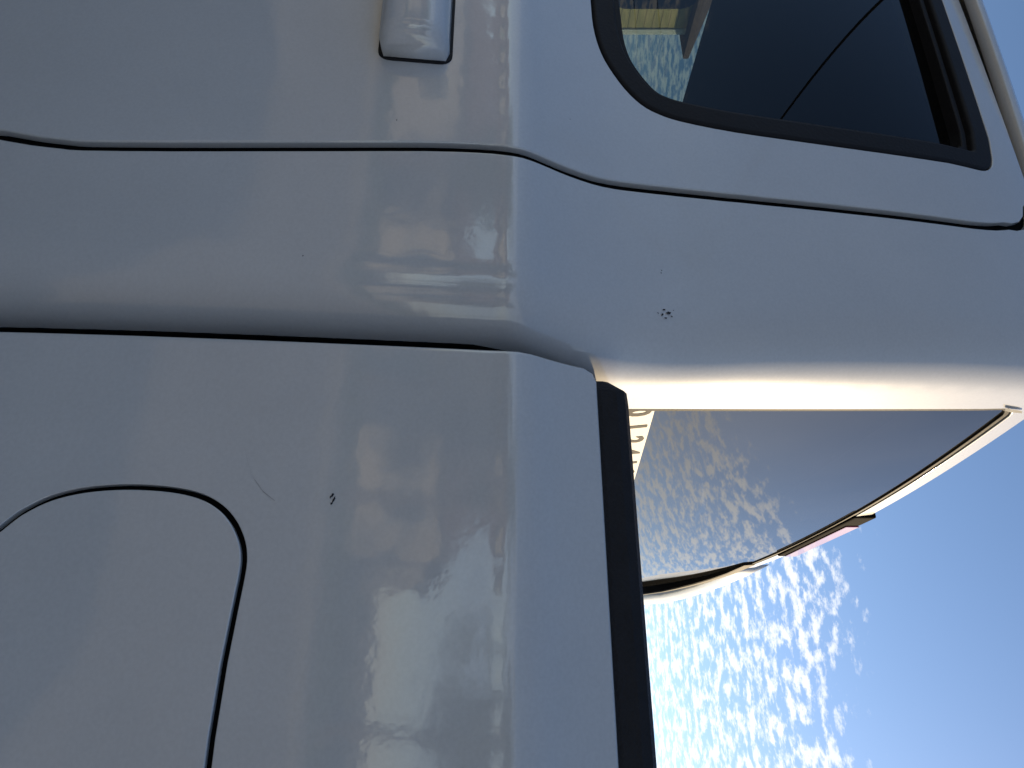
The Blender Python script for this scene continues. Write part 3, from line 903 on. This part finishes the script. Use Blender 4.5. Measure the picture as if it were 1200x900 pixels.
# ------------------------------------------------------------------ street around: trees, houses, pole
M['bark'] = mat('bark', (.10, .075, .05), .95, var=.3, scale=12, bump=.8, bscale=30)
def leaf_mat(name, c):
    mt, nn, ln, p = new_mat(name)
    tcn = nn.new('ShaderNodeTexCoord'); nz = nn.new('ShaderNodeTexNoise'); nz.inputs['Scale'].default_value = 1.6; nz.inputs['Detail'].default_value = 4
    ln.new(tcn.outputs['Object'], nz.inputs['Vector'])
    cr = nn.new('ShaderNodeValToRGB'); cr.color_ramp.elements[0].position = .3; cr.color_ramp.elements[1].position = .7
    cr.color_ramp.elements[0].color = (c[0] * .6, c[1] * .65, c[2] * .6, 1); cr.color_ramp.elements[1].color = (c[0] * 1.3, c[1] * 1.25, c[2] * 1.2, 1)
    ln.new(nz.outputs['Fac'], cr.inputs[0]); ln.new(cr.outputs[0], p.inputs['Base Color'])
    p.inputs['Roughness'].default_value = .6; p.inputs['Specular IOR Level'].default_value = .3
    return mt
M['leaf_a'] = leaf_mat('leaf_green', (.075, .10, .03)); M['leaf_b'] = leaf_mat('leaf_olive', (.10, .10, .04)); M['leaf_c'] = leaf_mat('leaf_dark', (.05, .08, .03))
def tube(bm, a, b, r0, r1, n=8):
    a = Vector(a); b = Vector(b); d = (b - a).normalized(); u = d.orthogonal().normalized(); w = d.cross(u)
    A = [bm.verts.new(a + (u * math.cos(2 * math.pi * i / n) + w * math.sin(2 * math.pi * i / n)) * r0) for i in range(n)]
    B = [bm.verts.new(b + (u * math.cos(2 * math.pi * i / n) + w * math.sin(2 * math.pi * i / n)) * r1) for i in range(n)]
    for i in range(n): bm.faces.new((A[i], A[(i + 1) % n], B[(i + 1) % n], B[i]))
def tree(x, y, h, rx, seed, leaf, label, group):
    rnd = random.Random(seed)
    t = empty('street_tree', (x, y, .10)); tag(t, label, 'tree', group)
    bm = bmesh.new(); tips = []
    tube(bm, (0, 0, -.1), (.05, .03, h * .32), .17, .13); tube(bm, (.05, .03, h * .32), (.1, 0, h * .6), .13, .07)
    for k in range(9):
        a = rnd.uniform(0, 6.28); z0 = h * rnd.uniform(.28, .58); L = rx * rnd.uniform(.55, .95); z1 = z0 + h * rnd.uniform(.10, .34)
        e = (L * math.cos(a), L * math.sin(a), z1); mid = (L * .5 * math.cos(a), L * .5 * math.sin(a), z0 + (z1 - z0) * .65)
        tube(bm, (.05, 0, z0), mid, .07, .045, 6); tube(bm, mid, e, .045, .015, 6); tips += [e, mid]
    bm_obj('trunk', bm, M['bark'], t, smooth=True)
    clumps = [(Vector(e), rnd.uniform(.5, 1.0) * rx * .42) for e in tips] + [(Vector((rnd.gauss(0, .3) * rx, rnd.gauss(0, .3) * rx, h * rnd.uniform(.5, .95))), rx * rnd.uniform(.25, .42)) for _ in range(14)]
    V = []; F = []
    for c, r in clumps:
        for _ in range(150):
            d = Vector((rnd.gauss(0, 1), rnd.gauss(0, 1), rnd.gauss(0, .8))).normalized() * r * rnd.random() ** .4
            p = c + d; s = rnd.uniform(.05, .11)
            n = (d.normalized() + Vector((rnd.gauss(0, .6), rnd.gauss(0, .6), rnd.gauss(.3, .6)))).normalized()
            u = n.orthogonal().normalized(); q = Matrix.Rotation(rnd.uniform(0, 6.28), 3, n); u = q @ u; w = n.cross(u)
            b = len(V); V += [p - u * s, p + w * s * .5, p + u * s, p - w * s * .5]; F.append((b, b + 1, b + 2, b + 3))
    mesh_obj('crown', V, F, leaf, t)
    return t
gname = 'street trees across the road'
tree(-13.5, -14.0, 6.5, 2.4, 1, M['leaf_a'], 'green street tree mirrored in the rear door, farthest forward', gname)
tree(-7.2, -15.0, 5.2, 2.0, 2, M['leaf_b'], 'small olive street tree mirrored in the cab side behind the door', gname)
tree(-3.6, -13.0, 7.4, 2.7, 3, M['leaf_c'], 'tall dark tree mirrored in the bed side near the cab gap', gname)
tree(.8, -14.5, 6.6, 2.5, 4, M['leaf_a'], 'broad green tree mirrored in the bed side above the fuel door', gname)
tree(4.6, -16.0, 5.0, 2.0, 9, M['leaf_b'], 'low olive tree mirrored in the bed side behind the fuel door', gname)
tree(2.6, -18.5, 6.8, 2.6, 12, M['leaf_c'], 'dark tree mirrored in the bed side between lighter trees', gname)
tree(12.5, -15.0, 6.2, 2.4, 5, M['leaf_b'], 'olive tree mirrored at the rear end of the bed side', gname)

M['stucco_pale'] = mat('pale_stucco', (.5, .46, .40), .95, var=.1, scale=2, bump=.2, bscale=80)
M['stucco_yellow'] = mat('yellow_stucco', (.52, .42, .16), .95, var=.1, scale=2, bump=.2, bscale=80)
M['stucco_grey'] = mat('grey_stucco', (.34, .33, .33), .95, var=.1, scale=2, bump=.2, bscale=80)
M['roof_tile'] = mat('brown_roof', (.16, .10, .075), .9, var=.3, scale=9, bump=.5, bscale=30)
M['trim'] = mat('white_trim', (.7, .7, .67), .6, var=.05)
M['house_glass'] = mat('house_window_glass', (.03, .035, .04), .05, coat=1)
M['door_teal'] = mat('teal_door', (.12, .22, .22), .5)
def house(x, y, w, d, hw, hr, face, wall, label, group, wins):
    """face = +1: front looks to +y, -1: to -y"""
    t = empty('house', (x, y, .10)); tag(t, label, 'house', group)
    yf = d / 2 * face
    bm_obj('wall', box_bm(-w / 2, w / 2, -d / 2, d / 2, -.1, hw, .01), wall, t)
    bm = bmesh.new(); o = .45
    A = [bm.verts.new(q) for q in ((-w/2 - o, -d/2 - o, hw - .08), (w/2 + o, -d/2 - o, hw - .08), (w/2 + o, d/2 + o, hw - .08), (-w/2 - o, d/2 + o, hw - .08), (-w/2 + d*.35, 0, hw + hr), (w/2 - d*.35, 0, hw + hr))]
    B = [bm.verts.new((v.co.x, v.co.y, v.co.z - .14)) for v in A[:4]]
    bm.faces.new((A[0], A[1], A[5], A[4])); bm.faces.new((A[2], A[3], A[4], A[5])); bm.faces.new((A[1], A[2], A[5])); bm.faces.new((A[3], A[0], A[4]))
    for i in range(4): bm.faces.new((A[i], B[i], B[(i + 1) % 4], A[(i + 1) % 4]))
    bm.faces.new(B); bmesh.ops.recalc_face_normals(bm, faces=bm.faces)
    rf = bm_obj('roof', bm, M['roof_tile'], t)
    bm_obj('chimney', box_bm(w * .18, w * .18 + .6, -.3, .3, hw + .3, hw + hr + .6, .02), wall, rf)
    for (cx_, cz, ww, wh) in wins:
        y0, y1 = sorted((yf + face * .002, yf + face * .06)); g0, g1 = sorted((yf + face * .062, yf + face * .07))
        f = bm_obj('window', box_bm(cx_ - ww/2 - .08, cx_ + ww/2 + .08, y0, y1, cz - wh/2 - .08, cz + wh/2 + .08, .008), M['trim'], t)
        for sx_ in (-1, 1):
            bm_obj('pane', box_bm(cx_ + (sx_ - 1) * ww/4 + .02 * (1 if sx_ > 0 else 1) - .01, cx_ + (sx_ + 1) * ww/4 - .01, g0, g1, cz - wh/2, cz + wh/2), M['house_glass'], f)
    y0, y1 = sorted((yf + face * .002, yf + face * .05))
    dr = bm_obj('door', box_bm(-.5, .5, y0, y1, .05, 2.15, .008), M['door_teal'], t)
    k0, k1 = sorted((yf + face * .051, yf + face * .10))
    bm_obj('handle', box_bm(.34, .40, k0, k1, 1.0, 1.1, .01), M['chrome'], dr)
    return t
house(10.5, -22, 11, 8, 3.2, 2.0, 1, M['stucco_grey'], 'grey house with hipped roof mirrored low in the bed side', 'houses across the road', [(-3.6, 1.6, 1.6, 1.2), (3.2, 1.6, 1.8, 1.2)])
house(-9.5, -23, 12, 8, 3.1, 1.9, 1, M['stucco_pale'], 'pale house behind trees mirrored in the cab side', 'houses across the road', [(-3.8, 1.6, 1.6, 1.2), (2.8, 1.6, 1.6, 1.2), (4.6, 1.6, 1.0, 1.2)])
house(-24, -22, 12, 8, 3.1, 1.9, 1, M['stucco_grey'], 'grey house mirrored at the handle end of the door', 'houses across the road', [(-3.8, 1.6, 1.6, 1.2), (2.8, 1.6, 1.6, 1.2)])
yh = house(-21.0, 8.35, 10, 8, 5.9, 1.8, -1, M['stucco_yellow'], 'yellow two storey house seen through the cab windows', None, [(-2.6, 1.5, 1.4, 1.3), (2.6, 1.5, 1.6, 1.3), (-2.6, 4.1, 1.4, 1.3), (0, 4.1, 1.2, 1.3), (2.6, 4.1, 1.6, 1.3)])
for (cy_, cz, ww, wh) in ((-2.2, 1.5, 1.5, 1.3), (-2.0, 4.2, 1.1, 1.3), (.6, 4.2, 1.3, 1.3), (1.9, 1.4, 1.3, 1.3)):
    f = bm_obj('window', box_bm(5.0225, 5.09, cy_ - ww/2 - .09, cy_ + ww/2 + .09, cz - wh/2 - .09, cz + wh/2 + .09, .008), M['trim'], yh)
    for k in (-1, 1): bm_obj('pane', box_bm(5.0905, 5.1, cy_ + (k - 1) * ww/4 + .01, cy_ + (k + 1) * ww/4 - .01, cz - wh/2, cz + wh/2), M['house_glass'], f)

for k in range(27):
    bm_obj('siding_board', box_bm(5.001, 5.022 , -3.99, 3.86, .02 + k * .215, .02 + k * .215 + .205, .004), M['stucco_yellow'], yh)
bm_obj('corner_board', box_bm(4.9, 5.05, 3.87, 4.03, 0, 5.8, .01), M['trim'], yh)
M['wood_pole'] = mat('weathered_pole', (.14, .11, .085), .95, var=.3, scale=15, bump=.5, bscale=40)
def pole(x, y, hp, label):
    t = empty('utility_pole', (x, y, .1)); tag(t, label, 'pole', 'poles along the street')
    bm = bmesh.new(); tube(bm, (0, 0, -.2), (0, 0, hp), .15, .10, 12); bm_obj('shaft', bm, M['wood_pole'], t, smooth=True)
    if hp < 8: return t
    c = bm_obj('crossarm', box_bm(-.06, .06, -1.1, 1.1, 8.0, 8.14, .01), M['wood_pole'], t)
    for dy in (-1.0, -.4, .4, 1.0):
        bm = bmesh.new(); tube(bm, (0, dy, 8.14), (0, dy, 8.30), .04, .05, 8); bm_obj('insulator', bm, M['lamp'], c)
    return t
pole(-27, -9.9, 8.6, 'wooden utility pole mirrored in the rear door')
pole(18, -9.9, 8.6, 'wooden utility pole mirrored past the bed end')
def cable(pts, label):
    bm = bmesh.new()
    for p, q in zip(pts, pts[1:]): tube(bm, p, q, .014, .014, 6)
    bmesh.ops.remove_doubles(bm, verts=bm.verts, dist=1e-3)
    tag(bm_obj('power_cable', bm, M['rubber']), label, 'cable', 'cables over the street')
def span(a, b, sag, n=20):
    a = Vector(a); b = Vector(b)
    return [a + (b - a) * (i / n) - Vector((0, 0, sag * 4 * (i / n) * (1 - i / n))) for i in range(n + 1)]
for dy, nm in ((-1.0, 'power cable on the house side of the poles'), (1.0, 'power cable on the road side of the poles')):
    cable(span((-58, -9.9 + dy, 8.45), (-27, -9.9 + dy, 8.45), .8) + span((-27, -9.9 + dy, 8.45), (18, -9.9 + dy, 8.45), .9)[1:] + span((18, -9.9 + dy, 8.45), (46, -9.9 + dy, 8.45), .8)[1:], nm)
pole(-7.05, -9.9, 7.0, 'short wooden pole that carries the wire mirrored in the door window')
pole(-4.92, 3.0, 5.6, 'short wooden pole hidden behind the truck cab')
cable(span((-7.05, -9.9, 6.85), (-4.92, 3.0, 5.5), .06), 'single wire over the street mirrored in the rear door window')
